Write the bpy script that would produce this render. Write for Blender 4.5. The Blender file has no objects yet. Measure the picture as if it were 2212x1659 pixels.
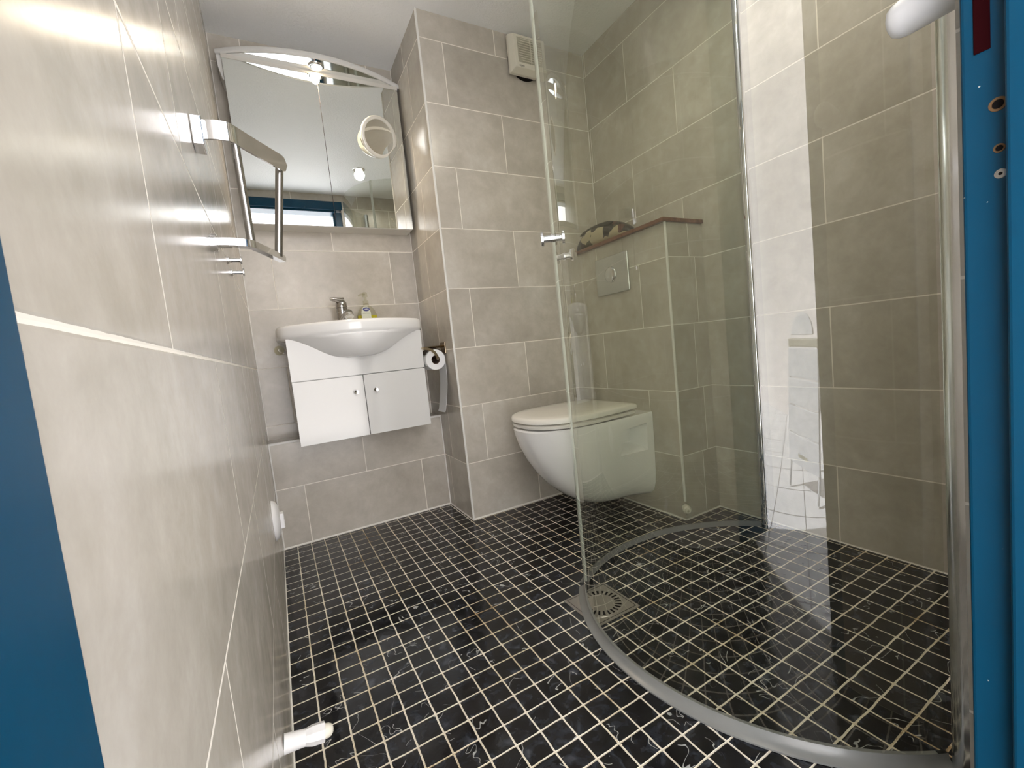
import bpy, bmesh, math, random
from mathutils import Vector, Matrix
random.seed(7)
C = bpy.context.scene.collection
SC = bpy.context.scene
PI = math.pi

# ------------------------------------------------------------------ camera
cam_d = bpy.data.cameras.new('camera'); cam = bpy.data.objects.new('camera', cam_d); C.objects.link(cam)
cam_d.sensor_fit = 'HORIZONTAL'; cam_d.sensor_width = 36.0; cam_d.lens = 935.08 / 2212 * 36
cam_d.clip_start = 0.01; cam_d.clip_end = 60
rt = Vector((0.87137508, -0.47934394, -0.10456985)); up = Vector((0.13058273, 0.02114486, 0.99121191)); fw = Vector((0.47292031, 0.87737237, -0.08101915))
m = Matrix((rt, up, -fw)).transposed().to_4x4(); m.translation = Vector((0.0654, -0.3764, 0.725))
cam.matrix_world = m
SC.camera = cam

# ------------------------------------------------------------------ world, sun, exposure
w = bpy.data.worlds.new('world'); SC.world = w; w.use_nodes = True
w.node_tree.nodes['Background'].inputs[0].default_value = (0.80, 0.90, 1.0, 1)
w.node_tree.nodes['Background'].inputs[1].default_value = 0.7
sun_d = bpy.data.lights.new('sun', 'SUN'); sun = bpy.data.objects.new('sun', sun_d); C.objects.link(sun)
sun_d.energy = 28.0; sun_d.angle = 0.02; sun_d.color = (0.97, 0.98, 1.0)
sun.location = (0, 0, 5)
sun.rotation_euler = Vector((0.50, -0.60, -0.62)).to_track_quat('-Z', 'Y').to_euler()
SC.view_settings.view_transform = 'Standard'; SC.view_settings.look = 'None'
SC.view_settings.exposure = 0.10; SC.view_settings.gamma = 1.0
SC.view_settings.use_curve_mapping = False
SC.cycles.max_bounces = 11; SC.cycles.transparent_max_bounces = 20; SC.cycles.glossy_bounces = 8
SC.cycles.diffuse_bounces = 8
SC.cycles.use_denoising = True
SC.cycles.sample_clamp_indirect = 6.0

# ------------------------------------------------------------------ measures (metres)
ZC = 2.107; D = 1.759; YL = 1.624; XP = 0.736; YP = 1.3485; W = 1.5708; XB = 1.3704; YB = 0.752
ZL = 0.4415; ZS = 1.125; RH = 0.25; TL = 0.505; PIT = 0.0518

# ------------------------------------------------------------------ node helpers
class N:
    def __init__(s, name):
        s.m = bpy.data.materials.new(name); s.m.use_nodes = True; s.t = s.m.node_tree
        s.b = s.t.nodes['Principled BSDF']; s.out = s.t.nodes['Material Output']
    def n(s, typ, ins=None, **kw):
        x = s.t.nodes.new(typ)
        for k, v in kw.items(): setattr(x, k, v)
        for k, v in (ins or {}).items(): s.set(x.inputs[k], v)
        return x
    def set(s, sock, v):
        if isinstance(v, bpy.types.NodeSocket): s.t.links.new(v, sock)
        else: sock.default_value = v
    def math(s, op, a, b=0.0, c=0.0):
        x = s.t.nodes.new('ShaderNodeMath'); x.operation = op
        s.set(x.inputs[0], a); s.set(x.inputs[1], b)
        if op in ('MULTIPLY_ADD', 'WRAP', 'COMPARE'): s.set(x.inputs[2], c)
        return x.outputs[0]
    def mix(s, f, a, b):
        x = s.t.nodes.new('ShaderNodeMix'); x.data_type = 'RGBA'
        s.set(x.inputs[0], f); s.set(x.inputs[6], a); s.set(x.inputs[7], b)
        return x.outputs[2]
    def ramp(s, f, stops):
        x = s.t.nodes.new('ShaderNodeValToRGB'); e = x.color_ramp.elements
        while len(e) < len(stops): e.new(0.5)
        for q, (p, c) in zip(e, stops): q.position = p; q.color = c
        s.set(x.inputs[0], f); return x.outputs[0]
    def pos(s):
        return s.n('ShaderNodeNewGeometry').outputs['Position']
    def noise(s, scale, detail=3.0, vec=None, rough=0.5, dist=0.0):
        x = s.n('ShaderNodeTexNoise', {'Scale': scale, 'Detail': detail, 'Roughness': rough, 'Distortion': dist})
        if vec is not None: s.set(x.inputs['Vector'], vec)
        return x
    def P(s, **kw):
        for k, v in kw.items(): s.set(s.b.inputs[k.replace('_', ' ')], v)
        return s

def simple(name, col, rough=0.4, metal=0.0, var=0.04, bump=0.0, bscale=300.0, coat=0.0, sub=0.0, trans=0.0):
    a = N(name)
    nz = a.noise(9.0, 4.0, a.n('ShaderNodeTexCoord').outputs['Object'])
    dark = tuple(max(0, c * (1 - var)) for c in col) + (1,)
    lite = tuple(min(1, c * (1 + var)) for c in col) + (1,)
    a.P(Base_Color=a.mix(nz.outputs[0], dark, lite), Roughness=rough, Metallic=metal)
    if coat: a.P(Coat_Weight=coat, Coat_Roughness=0.05)
    if trans: a.P(Transmission_Weight=trans)
    if bump:
        b = a.n('ShaderNodeBump', {'Strength': bump, 'Distance': 0.002, 'Height': a.noise(bscale, 3.0, a.pos()).outputs[0]})
        a.set(a.b.inputs['Normal'], b.outputs[0])
    return a.m

def tile_material(name, axis, off_odd, off_even, tone=1.0, seed=0.0):
    """large beige glazed wall tiles in running bond; axis = horizontal world axis of the wall"""
    a = N(name); p = a.pos(); sp = a.n('ShaderNodeSeparateXYZ', {'Vector': p})
    u = sp.outputs[axis]; z = sp.outputs[2]
    zr = a.math('DIVIDE', z, RH); row = a.math('FLOOR', zr); fz = a.math('SUBTRACT', zr, row)
    par = a.math('FLOORED_MODULO', row, 2.0)
    off = a.math('ADD', off_even, a.math('MULTIPLY', par, off_odd - off_even))
    ur = a.math('DIVIDE', a.math('SUBTRACT', u, off), TL); col = a.math('FLOOR', ur); fu = a.math('SUBTRACT', ur, col)
    dz = a.math('MULTIPLY', a.math('MINIMUM', fz, a.math('SUBTRACT', 1.0, fz)), RH)
    du = a.math('MULTIPLY', a.math('MINIMUM', fu, a.math('SUBTRACT', 1.0, fu)), TL)
    d = a.math('MINIMUM', dz, du)
    wob = a.math('MULTIPLY', a.math('SUBTRACT', a.noise(60.0, 2.0, p).outputs[0], 0.5), 0.0010)
    dd = a.math('ADD', d, wob)
    grout = a.math('LESS_THAN', dd, 0.0017)
    # a different patch of the stone print on every tile
    cv = a.n('ShaderNodeCombineXYZ', {'X': a.math('MULTIPLY', col, 7.31), 'Y': a.math('MULTIPLY', row, 3.77), 'Z': seed})
    vec = a.n('ShaderNodeVectorMath', {0: p, 1: cv.outputs[0]}, operation='ADD').outputs[0]
    n1 = a.noise(4.2, 6.0, vec, 0.62, 0.35).outputs[0]
    n2 = a.noise(19.0, 5.0, vec, 0.7, 0.2).outputs[0]
    f = a.math('MULTIPLY_ADD', n2, 0.35, a.math('MULTIPLY', n1, 0.65))
    t = tone
    c = a.ramp(f, [(0.30, (0.400*t, 0.365*t, 0.315*t, 1)), (0.46, (0.470*t, 0.435*t, 0.380*t, 1)), (0.56, (0.525*t, 0.490*t, 0.435*t, 1)), (0.68, (0.60*t, 0.575*t, 0.525*t, 1))])
    wn = a.n('ShaderNodeTexWhiteNoise', {'Vector': cv.outputs[0]}, noise_dimensions='3D').outputs[0]
    hs = a.n('ShaderNodeHueSaturation', {'Color': c, 'Value': a.math('MULTIPLY_ADD', wn, 0.10, 0.95)}).outputs[0]
    a.P(Base_Color=a.mix(grout, hs, (0.80, 0.76, 0.69, 1)),
        Roughness=a.math('ADD', a.math('MULTIPLY', grout, 0.5), a.math('MULTIPLY_ADD', n2, 0.16, 0.14)), IOR=1.5)
    hgt = a.math('MINIMUM', a.math('DIVIDE', dd, 0.003), 1.0)
    hh = a.math('ADD', hgt, a.math('MULTIPLY', n1, 0.35))
    b = a.n('ShaderNodeBump', {'Strength': 0.35, 'Distance': 0.0012, 'Height': hh})
    a.set(a.b.inputs['Normal'], b.outputs[0])
    return a.m

def mosaic_material():
    a = N('black_marble_mosaic'); p = a.pos()
    wv = a.n('ShaderNodeVectorMath', {0: a.noise(22.0, 2.0, p).outputs[1], 1: (0.5, 0.5, 0.5)}, operation='SUBTRACT').outputs[0]
    wv = a.n('ShaderNodeVectorMath', {0: wv, 'Scale': 0.0042}, operation='SCALE').outputs[0]
    q = a.n('ShaderNodeVectorMath', {0: p, 1: wv}, operation='ADD').outputs[0]
    sp = a.n('ShaderNodeSeparateXYZ', {'Vector': q})
    x = a.math('DIVIDE', sp.outputs[0], PIT); y = a.math('DIVIDE', a.math('SUBTRACT', sp.outputs[1], 1.1335), PIT)
    cx = a.math('FLOOR', x); cy = a.math('FLOOR', y)
    fx = a.math('SUBTRACT', x, cx); fy = a.math('SUBTRACT', y, cy)
    ex = a.math('MINIMUM', fx, a.math('SUBTRACT', 1.0, fx)); ey = a.math('MINIMUM', fy, a.math('SUBTRACT', 1.0, fy))
    # slightly rounded corners
    d = a.math('SUBTRACT', a.math('MINIMUM', ex, ey), a.math('DIVIDE', 0.0010, a.math('ADD', a.math('ADD', ex, ey), 0.05)))
    rag = a.math('MULTIPLY', a.math('SUBTRACT', a.noise(170.0, 3.0, p).outputs[0], 0.5), 0.018)
    dd = a.math('ADD', d, rag)
    grout = a.math('LESS_THAN', dd, 0.030)
    cv = a.n('ShaderNodeCombineXYZ', {'X': a.math('MULTIPLY', cx, 5.17), 'Y': a.math('MULTIPLY', cy, 9.43), 'Z': a.math('MULTIPLY', cx, 1.7)})
    vec = a.n('ShaderNodeVectorMath', {0: p, 1: cv.outputs[0]}, operation='ADD').outputs[0]
    n1 = a.noise(26.0, 5.0, vec, 0.6, 1.2).outputs[0]
    base = a.ramp(n1, [(0.36, (0.0035, 0.0035, 0.0042, 1)), (0.52, (0.009, 0.0095, 0.012, 1)), (0.60, (0.018, 0.021, 0.028, 1)), (0.72, (0.060, 0.068, 0.084, 1))])
    # thin pale veins
    vn = a.noise(8.0, 3.0, vec, 0.5, 0.8).outputs[0]
    vein = a.math('LESS_THAN', a.math('ABSOLUTE', a.math('SUBTRACT', vn, 0.50)), 0.0030)
    gate = a.math('GREATER_THAN', a.noise(14.0, 1.0, vec).outputs[0], 0.53)
    veins = a.math('MULTIPLY', vein, gate)
    col = a.mix(veins, base, (0.36, 0.37, 0.36, 1))
    g1 = a.noise(5.0, 3.0, p).outputs[0]; g2 = a.noise(240.0, 2.0, p).outputs[0]
    gc = a.ramp(a.math('MULTIPLY_ADD', g2, 0.3, a.math('MULTIPLY', g1, 0.8)), [(0.38, (0.36, 0.25, 0.13, 1)), (0.46, (0.66, 0.58, 0.42, 1)), (0.60, (0.82, 0.77, 0.66, 1))])
    tile_r = a.ramp(a.noise(30.0, 4.0, vec, 0.6, 1.0).outputs[0], [(0.42, (0.05, 0.05, 0.05, 1)), (0.62, (0.20, 0.20, 0.20, 1))])
    a.P(Base_Color=a.mix(grout, col, gc), Roughness=a.math('ADD', a.math('MULTIPLY', grout, 0.7), tile_r), IOR=1.5, Specular_IOR_Level=0.38)
    tilt = a.n('ShaderNodeTexWhiteNoise', {'Vector': cv.outputs[0]}, noise_dimensions='3D').outputs[1]
    hgt = a.math('MINIMUM', a.math('DIVIDE', dd, 0.05), 1.0)
    # every tile lies at a slightly different tilt
    st = a.n('ShaderNodeSeparateColor', {'Color': tilt})
    ramp_h = a.math('ADD', a.math('MULTIPLY', a.math('SUBTRACT', st.outputs[0], 0.5), fx), a.math('MULTIPLY', a.math('SUBTRACT', st.outputs[1], 0.5), fy))
    hh = a.math('ADD', hgt, a.math('MULTIPLY', ramp_h, 0.9))
    hh = a.math('ADD', hh, a.math('MULTIPLY', n1, 0.18))
    b = a.n('ShaderNodeBump', {'Strength': 0.55, 'Distance': 0.0016, 'Height': hh})
    a.set(a.b.inputs['Normal'], b.outputs[0])
    return a.m

def glass_material(name, tint, ior=1.65):
    """clear safety glass pane: tinted see-through plus a clear surface reflection on the outer side"""
    a = N(name)
    a.t.nodes.remove(a.b)
    tr = a.n('ShaderNodeBsdfTransparent', {'Color': tint})
    gl = a.n('ShaderNodeBsdfGlossy', {'Color': (1, 1, 1, 1), 'Roughness': 0.005})
    fr = a.n('ShaderNodeFresnel', {'IOR': ior})
    back = a.n('ShaderNodeNewGeometry').outputs['Backfacing']
    f = a.math('MULTIPLY', fr.outputs[0], a.math('SUBTRACT', 1.0, back))
    mx = a.n('ShaderNodeMixShader', {0: f, 1: tr.outputs[0], 2: gl.outputs[0]})
    a.set(a.out.inputs[0], mx.outputs[0])
    return a.m

# ------------------------------------------------------------------ materials
M = {}
M['tile_left'] = tile_material('beige_tile_left', 1, 0.036, 0.294, 0.95, 1.0)  # same tile, colour lowered to offset the strong light on this wall
M['tile_back'] = tile_material('beige_tile_back', 0, 0.368, 0.113, 1.0, 2.0)
M['tile_ledge'] = tile_material('beige_tile_ledge', 0, 0.364, 0.110, 0.95, 3.0)
M['tile_pillar'] = tile_material('beige_tile_pillar', 0, 0.837, 1.084, 1.0, 4.0)
M['tile_pillar_side'] = tile_material('beige_tile_pillar_side', 1, 1.520, 1.567, 0.97, 5.0)
M['tile_right'] = tile_material('beige_tile_right', 1, 0.576, 0.325, 1.0, 6.0)
M['tile_box'] = tile_material('beige_tile_box', 1, 0.893, 1.138, 1.0, 7.0)
M['tile_box_side'] = tile_material('beige_tile_box_side', 0, 1.520, 1.490, 1.0, 8.0)
M['tile_front'] = tile_material('beige_tile_front', 0, 0.10, 0.35, 1.0, 9.0)
M['mosaic'] = mosaic_material()
M['bead'] = simple('white_plastic_bead', (0.74, 0.73, 0.70), 0.35)
M['grout_white'] = simple('white_silicone', (0.74, 0.72, 0.67), 0.5)
M['ceramic'] = simple('white_ceramic', (0.88, 0.88, 0.88), 0.12, var=0.01, coat=0.6)
M['gloss_white'] = simple('white_gloss_lacquer', (0.70, 0.70, 0.69), 0.10, var=0.015, coat=0.1)
M['seat'] = simple('cream_white_plastic', (0.80, 0.78, 0.73), 0.22, var=0.01)
M['plastic'] = simple('white_plastic', (0.74, 0.74, 0.75), 0.35, var=0.015)
M['cream'] = simple('cream_plastic', (0.72, 0.69, 0.60), 0.4, var=0.02)
M['cream_gloss'] = simple('milky_clear_plastic', (0.76, 0.74, 0.67), 0.08, var=0.01, coat=0.5)
M['beige_lacquer'] = simple('pale_beige_lacquer', (0.62, 0.60, 0.56), 0.35, var=0.02)
M['chrome'] = simple('polished_chrome', (0.88, 0.88, 0.90), 0.06, 1.0, var=0.01)
M['chrome_soft'] = simple('chrome_profile', (0.80, 0.81, 0.83), 0.16, 1.0, var=0.02)
M['rod'] = simple('darkened_chrome_rod', (0.36, 0.35, 0.34), 0.18, 1.0, var=0.02)  # chrome colour darkened to stand for dark reflections on the rods
M['tap'] = simple('dull_chrome', (0.48, 0.47, 0.46), 0.12, 1.0, var=0.02)
M['satin'] = simple('satin_nickel', (0.66, 0.67, 0.67), 0.27, 0.9, var=0.04)
M['steel'] = simple('worn_stainless_steel', (0.40, 0.37, 0.34), 0.38, 0.8, var=0.08, bump=0.1)
M['dark'] = simple('dark_hole', (0.012, 0.010, 0.010), 0.8)
M['redhole'] = simple('dark_red_hole', (0.020, 0.003, 0.004), 0.7)
M['brown'] = simple('dark_brown_rubber', (0.035, 0.018, 0.014), 0.5)
M['mirror'] = simple('silvered_mirror', (0.86, 0.89, 0.88), 0.012, 1.0, var=0.0)
M['canopy_under'] = simple('bright_reflector', (0.88, 0.90, 0.90), 0.05, 1.0, var=0.01)
M['seal'] = simple('clear_grey_seal', (0.20, 0.205, 0.20), 0.25, var=0.2)
M['seal_edge'] = simple('milky_edge_seal', (0.62, 0.66, 0.62), 0.2, var=0.05)
M['glass'] = glass_material('greenish_shower_glass', (0.935, 0.943, 0.912, 1))
M['paper'] = simple('tissue_paper', (0.78, 0.79, 0.80), 0.9, var=0.05, bump=0.3, bscale=500)
M['card'] = simple('cardboard', (0.16, 0.11, 0.08), 0.9)
M['copper'] = simple('brass_bronze', (0.60, 0.50, 0.36), 0.2, 1.0)
M['bulb_rim'] = M['chrome']
M['rust'] = simple('rusty_ring', (0.16, 0.085, 0.035), 0.8, var=0.5, bump=0.4)

def emission(name, col, s):
    a = N(name); a.P(Base_Color=(*col, 1), Emission_Color=(*col, 1), Emission_Strength=s); return a.m
M['redhole'].node_tree.nodes['Principled BSDF'].inputs['Specular IOR Level'].default_value = 0.0
M['dark'].node_tree.nodes['Principled BSDF'].inputs['Specular IOR Level'].default_value = 0.05
M['lamp_warm'] = emission('halogen_lamp', (1.0, 0.80, 0.52), 40.0)

a = N('stucco_ceiling'); nz = a.noise(95.0, 5.0, a.pos(), 0.6); n0 = a.noise(3.0, 3.0, a.pos())
a.P(Base_Color=a.mix(n0.outputs[0], (0.88, 0.89, 0.90, 1), (0.93, 0.94, 0.95, 1)), Roughness=0.85)
a.set(a.b.inputs['Normal'], a.n('ShaderNodeBump', {'Strength': 0.8, 'Distance': 0.0035, 'Height': nz.outputs[0]}).outputs[0]); M['ceiling'] = a.m

a = N('blue_gloss_paint'); nz = a.noise(7.0, 4.0, a.pos()); ch = a.noise(85.0, 3.0, a.pos(), 0.5)
sp = a.n('ShaderNodeTexVoronoi', {'Vector': a.pos(), 'Scale': 55.0}); chip = a.math('LESS_THAN', sp.outputs['Distance'], 0.055)
chip = a.math('MULTIPLY', chip, a.math('GREATER_THAN', ch.outputs[0], 0.55))
a.P(Base_Color=a.mix(chip, a.mix(nz.outputs[0], (0.001, 0.042, 0.090, 1), (0.0015, 0.056, 0.116, 1)), (0.50, 0.48, 0.45, 1)), Roughness=0.30, Specular_IOR_Level=0.22)
a.set(a.b.inputs['Normal'], a.n('ShaderNodeBump', {'Strength': 0.12, 'Distance': 0.001, 'Height': a.noise(40.0, 2.0, a.pos()).outputs[0]}).outputs[0]); M['blue'] = a.m

a = N('reddish_wood'); tc = a.pos(); mp = a.n('ShaderNodeMapping', {'Vector': tc, 'Scale': (60.0, 3.0, 60.0)})
wz = a.noise(1.0, 6.0, mp.outputs[0], 0.6, 0.8)
a.P(Base_Color=a.ramp(wz.outputs[0], [(0.3, (0.06, 0.022, 0.012, 1)), (0.55, (0.17, 0.070, 0.036, 1)), (0.75, (0.26, 0.13, 0.075, 1))]), Roughness=0.4); M['wood'] = a.m

a = N('camouflage_fabric'); v = a.n('ShaderNodeTexVoronoi', {'Vector': a.n('ShaderNodeVectorMath', {0: a.pos(), 1: a.n('ShaderNodeVectorMath', {0: a.noise(18.0, 3.0, a.pos()).outputs[1], 'Scale': 0.05}, operation='SCALE').outputs[0]}, operation='ADD').outputs[0], 'Scale': 26.0})
sc_ = a.n('ShaderNodeSeparateColor', {'Color': v.outputs['Color']})
rp = a.n('ShaderNodeValToRGB', {'Fac': sc_.outputs[0]}); rp.color_ramp.interpolation = 'CONSTANT'
e = rp.color_ramp.elements; e[0].position = 0; e[0].color = (0.46, 0.40, 0.27, 1); e[1].position = 0.45; e[1].color = (0.025, 0.022, 0.016, 1)
q = e.new(0.64); q.color = (0.12, 0.055, 0.040, 1); q = e.new(0.86); q.color = (0.07, 0.075, 0.035, 1)
a.P(Base_Color=rp.outputs[0], Roughness=0.35)
a.set(a.b.inputs['Normal'], a.n('ShaderNodeBump', {'Strength': 0.4, 'Distance': 0.004, 'Height': a.noise(40.0, 3.0, a.pos()).outputs[0]}).outputs[0]); M['camo'] = a.m
M['darkfab'] = simple('dark_green_fabric', (0.030, 0.032, 0.022), 0.6, var=0.2, bump=0.3, bscale=120)

a = N('white_render'); nz = a.noise(60.0, 4.0, a.pos())
a.P(Base_Color=a.mix(a.noise(2.0, 3.0, a.pos()).outputs[0], (0.78, 0.73, 0.70, 1), (0.86, 0.82, 0.79, 1)), Roughness=0.9)
a.set(a.b.inputs['Normal'], a.n('ShaderNodeBump', {'Strength': 0.15, 'Distance': 0.004, 'Height': nz.outputs[0]}).outputs[0]); M['render'] = a.m

a = N('pale_deck_tiles'); mp = a.n('ShaderNodeMapping', {'Vector': a.pos(), 'Rotation': (0, 0, 0.70)})
s2 = a.n('ShaderNodeSeparateXYZ', {'Vector': mp.outputs[0]}); msk = None
for k in (0, 1):
    r_ = a.math('FRACT', a.math('DIVIDE', s2.outputs[k], 0.30)); e_ = a.math('MINIMUM', r_, a.math('SUBTRACT', 1.0, r_))
    msk = e_ if msk is None else a.math('MINIMUM', msk, e_)
a.P(Base_Color=a.mix(a.math('LESS_THAN', msk, 0.012), (0.86, 0.86, 0.86, 1), (0.16, 0.15, 0.15, 1)), Roughness=0.3); M['deck'] = a.m

a = N('pale_yellow_liquid_soap'); tc = a.pos(); sz = a.n('ShaderNodeSeparateXYZ', {'Vector': tc})
a.P(Base_Color=(0.72, 0.66, 0.06, 1), Roughness=0.15, Transmission_Weight=0.35, IOR=1.35); M['soap'] = a.m
M['bottle'] = glass_material('clear_plastic', (0.90, 0.90, 0.84, 1), 1.35)
M['clear'] = glass_material('clear_acrylic', (0.95, 0.94, 0.87, 1), 1.9)
M['label'] = simple('pale_green_label', (0.60, 0.62, 0.52), 0.5, var=0.03)
M['navy'] = simple('navy_ink', (0.012, 0.016, 0.16), 0.4)
M['white_ink'] = simple('white_ink', (0.85, 0.85, 0.85), 0.5)
M['green_ink'] = simple('green_ink', (0.16, 0.22, 0.10), 0.5)
M['grey_ink'] = simple('grey_ink', (0.22, 0.21, 0.18), 0.5)
M['louvre'] = simple('shaded_louvre_plastic', (0.46, 0.44, 0.36), 0.5)

# ------------------------------------------------------------------ object helpers
def mesh_obj(name, bm, mat, parent=None, smooth=False, bevel=0.0, seg=2, sub=0, auto=None):
    me = bpy.data.meshes.new(name); bmesh.ops.recalc_face_normals(bm, faces=bm.faces); bm.to_mesh(me); bm.free()
    o = bpy.data.objects.new(name, me); C.objects.link(o)
    if mat is not None:
        for mm in (mat if isinstance(mat, (list, tuple)) else [mat]): me.materials.append(mm)
    if bevel:
        md = o.modifiers.new('bevel', 'BEVEL'); md.width = bevel; md.segments = seg; md.limit_method = 'ANGLE'; md.angle_limit = 0.6
    if sub:
        md = o.modifiers.new('subsurf', 'SUBSURF'); md.levels = sub; md.render_levels = sub
    if smooth:
        for p in me.polygons: p.use_smooth = True
        if auto is not None:
            for ed in me.edges: pass
            me.set_sharp_from_angle(angle=auto)
    if parent is not None:
        o.parent = parent
        o.matrix_parent_inverse = parent.matrix_world.inverted()
    return o

def tag(o, label, cat, group=None):
    o['label'] = label; o['category'] = cat
    if group: o['group'] = group
    return o
def struct(o): o['kind'] = 'structure'; return o
def thing(name, label, cat, loc=(0, 0, 0), group=None):
    o = bpy.data.objects.new(name, None); C.objects.link(o); o.location = loc; o.empty_display_size = 0.02
    o.matrix_world = Matrix.Translation(loc)
    return tag(o, label, cat, group)

def box(bm, x0, x1, y0, y1, z0, z1, mi=0):
    vs = [bm.verts.new((x, y, z)) for x in (x0, x1) for y in (y0, y1) for z in (z0, z1)]
    f = [(0, 1, 3, 2), (4, 6, 7, 5), (0, 4, 5, 1), (2, 3, 7, 6), (0, 2, 6, 4), (1, 5, 7, 3)]
    r = [bm.faces.new([vs[i] for i in q]) for q in f]
    for q in r: q.material_index = mi
    return r
def bx(*a):
    bm = bmesh.new(); box(bm, *a); return bm

def frame_for(d):
    d = Vector(d).normalized(); a = Vector((0, 0, 1)) if abs(d.z) < 0.9 else Vector((1, 0, 0))
    s = d.cross(a).normalized(); return s, s.cross(d).normalized()

def lathe(bm, org, axis, prof, seg=32, cap=True):
    """prof = [(distance along axis, radius)]"""
    org = Vector(org); ax = Vector(axis).normalized(); s, t = frame_for(ax); rings = []
    for h, r in prof:
        r = max(r, 1e-5)
        rings.append([bm.verts.new(org + ax * h + (s * math.cos(2 * PI * i / seg) + t * math.sin(2 * PI * i / seg)) * r) for i in range(seg)])
    for a_, b_ in zip(rings, rings[1:]):
        for i in range(seg):
            bm.faces.new((a_[i], a_[(i + 1) % seg], b_[(i + 1) % seg], b_[i]))
    if cap:
        bm.faces.new(rings[0][::-1]); bm.faces.new(rings[-1])
    return bm
def lt(org, axis, prof, seg=32): return lathe(bmesh.new(), org, axis, prof, seg)

def loft(bm, rings, cap=True, closed=True):
    R = [[bm.verts.new(p) for p in r] for r in rings]
    n = len(R[0])
    for a_, b_ in zip(R, R[1:]):
        for i in range(n if closed else n - 1):
            bm.faces.new((a_[i], a_[(i + 1) % n], b_[(i + 1) % n], b_[i]))
    if cap and closed:
        bm.faces.new(R[0][::-1]); bm.faces.new(R[-1])
    return bm

def tube(bm, pts, r, seg=16, cap=True):
    pts = [Vector(p) for p in pts]; rings = []; ps = None
    for i, p in enumerate(pts):
        d = (pts[min(i + 1, len(pts) - 1)] - pts[max(i - 1, 0)]).normalized()
        if ps is None: s, t = frame_for(d)
        else:
            s = (ps - d * ps.dot(d)).normalized(); t = s.cross(d)
        ps = s; rr = r[i] if isinstance(r, (list, tuple)) else r
        rings.append([p + (s * math.cos(2 * PI * k / seg) + t * math.sin(2 * PI * k / seg)) * rr for k in range(seg)])
    return loft(bm, rings, cap)

def ribbon(bm, path, zoff0, zoff1, th):
    """vertical band of thickness th following path [(x,y)] between z levels"""
    rings = []
    P = [Vector((p[0], p[1], 0)) for p in path]
    for i, p in enumerate(P):
        d = (P[min(i + 1, len(P) - 1)] - P[max(i - 1, 0)]).normalized(); n = Vector((-d.y, d.x, 0)) * th / 2
        z0 = zoff0[i] if isinstance(zoff0, list) else zoff0; z1 = zoff1[i] if isinstance(zoff1, list) else zoff1
        rings.append([Vector((*(p + n).xy, z0)), Vector((*(p + n).xy, z1)), Vector((*(p - n).xy, z1)), Vector((*(p - n).xy, z0))])
    return loft(bm, rings)

def text_mesh(name, txt, size, mat, parent, mw, ext=0.0004):
    cu = bpy.data.curves.new(name, 'FONT'); cu.body = txt; cu.size = size; cu.extrude = ext; cu.align_x = 'CENTER'; cu.align_y = 'CENTER'
    t = bpy.data.objects.new(name, cu); C.objects.link(t)
    me = bpy.data.meshes.new_from_object(t.evaluated_get(bpy.context.evaluated_depsgraph_get()))
    bpy.data.objects.remove(t)
    me.transform(mw); o = bpy.data.objects.new(name, me); C.objects.link(o)
    me.materials.clear(); me.materials.append(mat); o.parent = parent; o.matrix_parent_inverse = parent.matrix_world.inverted()
    return o
def basis(org, right, upv):
    r = Vector(right).normalized(); u = Vector(upv).normalized(); n = r.cross(u)
    mm = Matrix((r, u, n)).transposed().to_4x4(); mm.translation = Vector(org); return mm

# ================================================================== STRUCTURE
T = 0.12
struct(mesh_obj('floor', bx(-0.12, W + T, -0.32, D + T, -0.10, 0.0), M['mosaic']))
struct(mesh_obj('ceiling', bx(-T, W + T, -0.32, D + T, ZC, ZC + 0.12), M['ceiling']))
struct(mesh_obj('wall_left', bx(-T, 0, -0.199, D, 0, ZC), M['tile_left']))
struct(mesh_obj('wall_back', bx(-T, XP, D, D + T, 0, ZC), M['tile_back']))
struct(mesh_obj('wall_ledge', bx(0.0, XP, YL, D, 0, ZL), M['tile_ledge']))
bm = bmesh.new(); box(bm, XP, W, YP, D + T, 0, ZC)
for f in bm.faces:
    f.normal_update()
    if abs(f.normal.x) > 0.9: f.material_index = 1
struct(mesh_obj('wall_pillar', bm, [M['tile_pillar'], M['tile_pillar_side']]))
struct(mesh_obj('wall_right', bx(W, W + T, -0.32, D + T, 0, ZC), M['tile_right']))
bm = bmesh.new(); box(bm, XB, W, YB, YP, 0, ZS)
for f in bm.faces:
    f.normal_update()
    if abs(f.normal.y) > 0.9: f.material_index = 1
struct(mesh_obj('wall_cistern', bm, [M['tile_box'], M['tile_box_side']]))
XJ = 0.72
bm = bmesh.new(); box(bm, XJ, W, -0.30, -0.197, 0, ZC); box(bm, -0.0, XJ, -0.30, -0.197, 2.05, ZC)
struct(mesh_obj('wall_front', bm, M['tile_front']))
# white corner beads and silicone lines
def bead(n, x, y, z0, z1, r=0.0048):
    return struct(mesh_obj('trim_%d' % n, lt((x, y, z0), (0, 0, 1), [(0, r), (z1 - z0, r)], 20), M['bead'], smooth=True, auto=0.6))
bead(1, XP + 0.0012, YP + 0.0012, 0, ZC)
bead(2, XB + 0.0012, YB + 0.0012, 0.075, ZS)
bm = bmesh.new(); box(bm, 0.0, XP, YL - 0.003, YL + 0.010, ZL - 0.006, ZL + 0.003); box(bm, 0.001, 0.006, YL - 0.003, YL, 0, ZL - 0.006)
box(bm, XP - 0.006, XP - 0.0005, YL - 0.003, YL, 0, ZL - 0.006)
struct(mesh_obj('trim_3', bm, M['bead'], bevel=0.001))
def fillet(bm, a_, b_, nx, ny, s=0.0045):
    a_ = Vector((*a_, 0.0005)); b_ = Vector((*b_, 0.0005)); n = Vector((nx, ny, 0)) * s
    loft(bm, [[p, p + n, p + n * 0.25 + Vector((0, 0, s * 0.35)), p + Vector((0, 0, s * 1.2))] for p in (a_, b_)])
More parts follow.
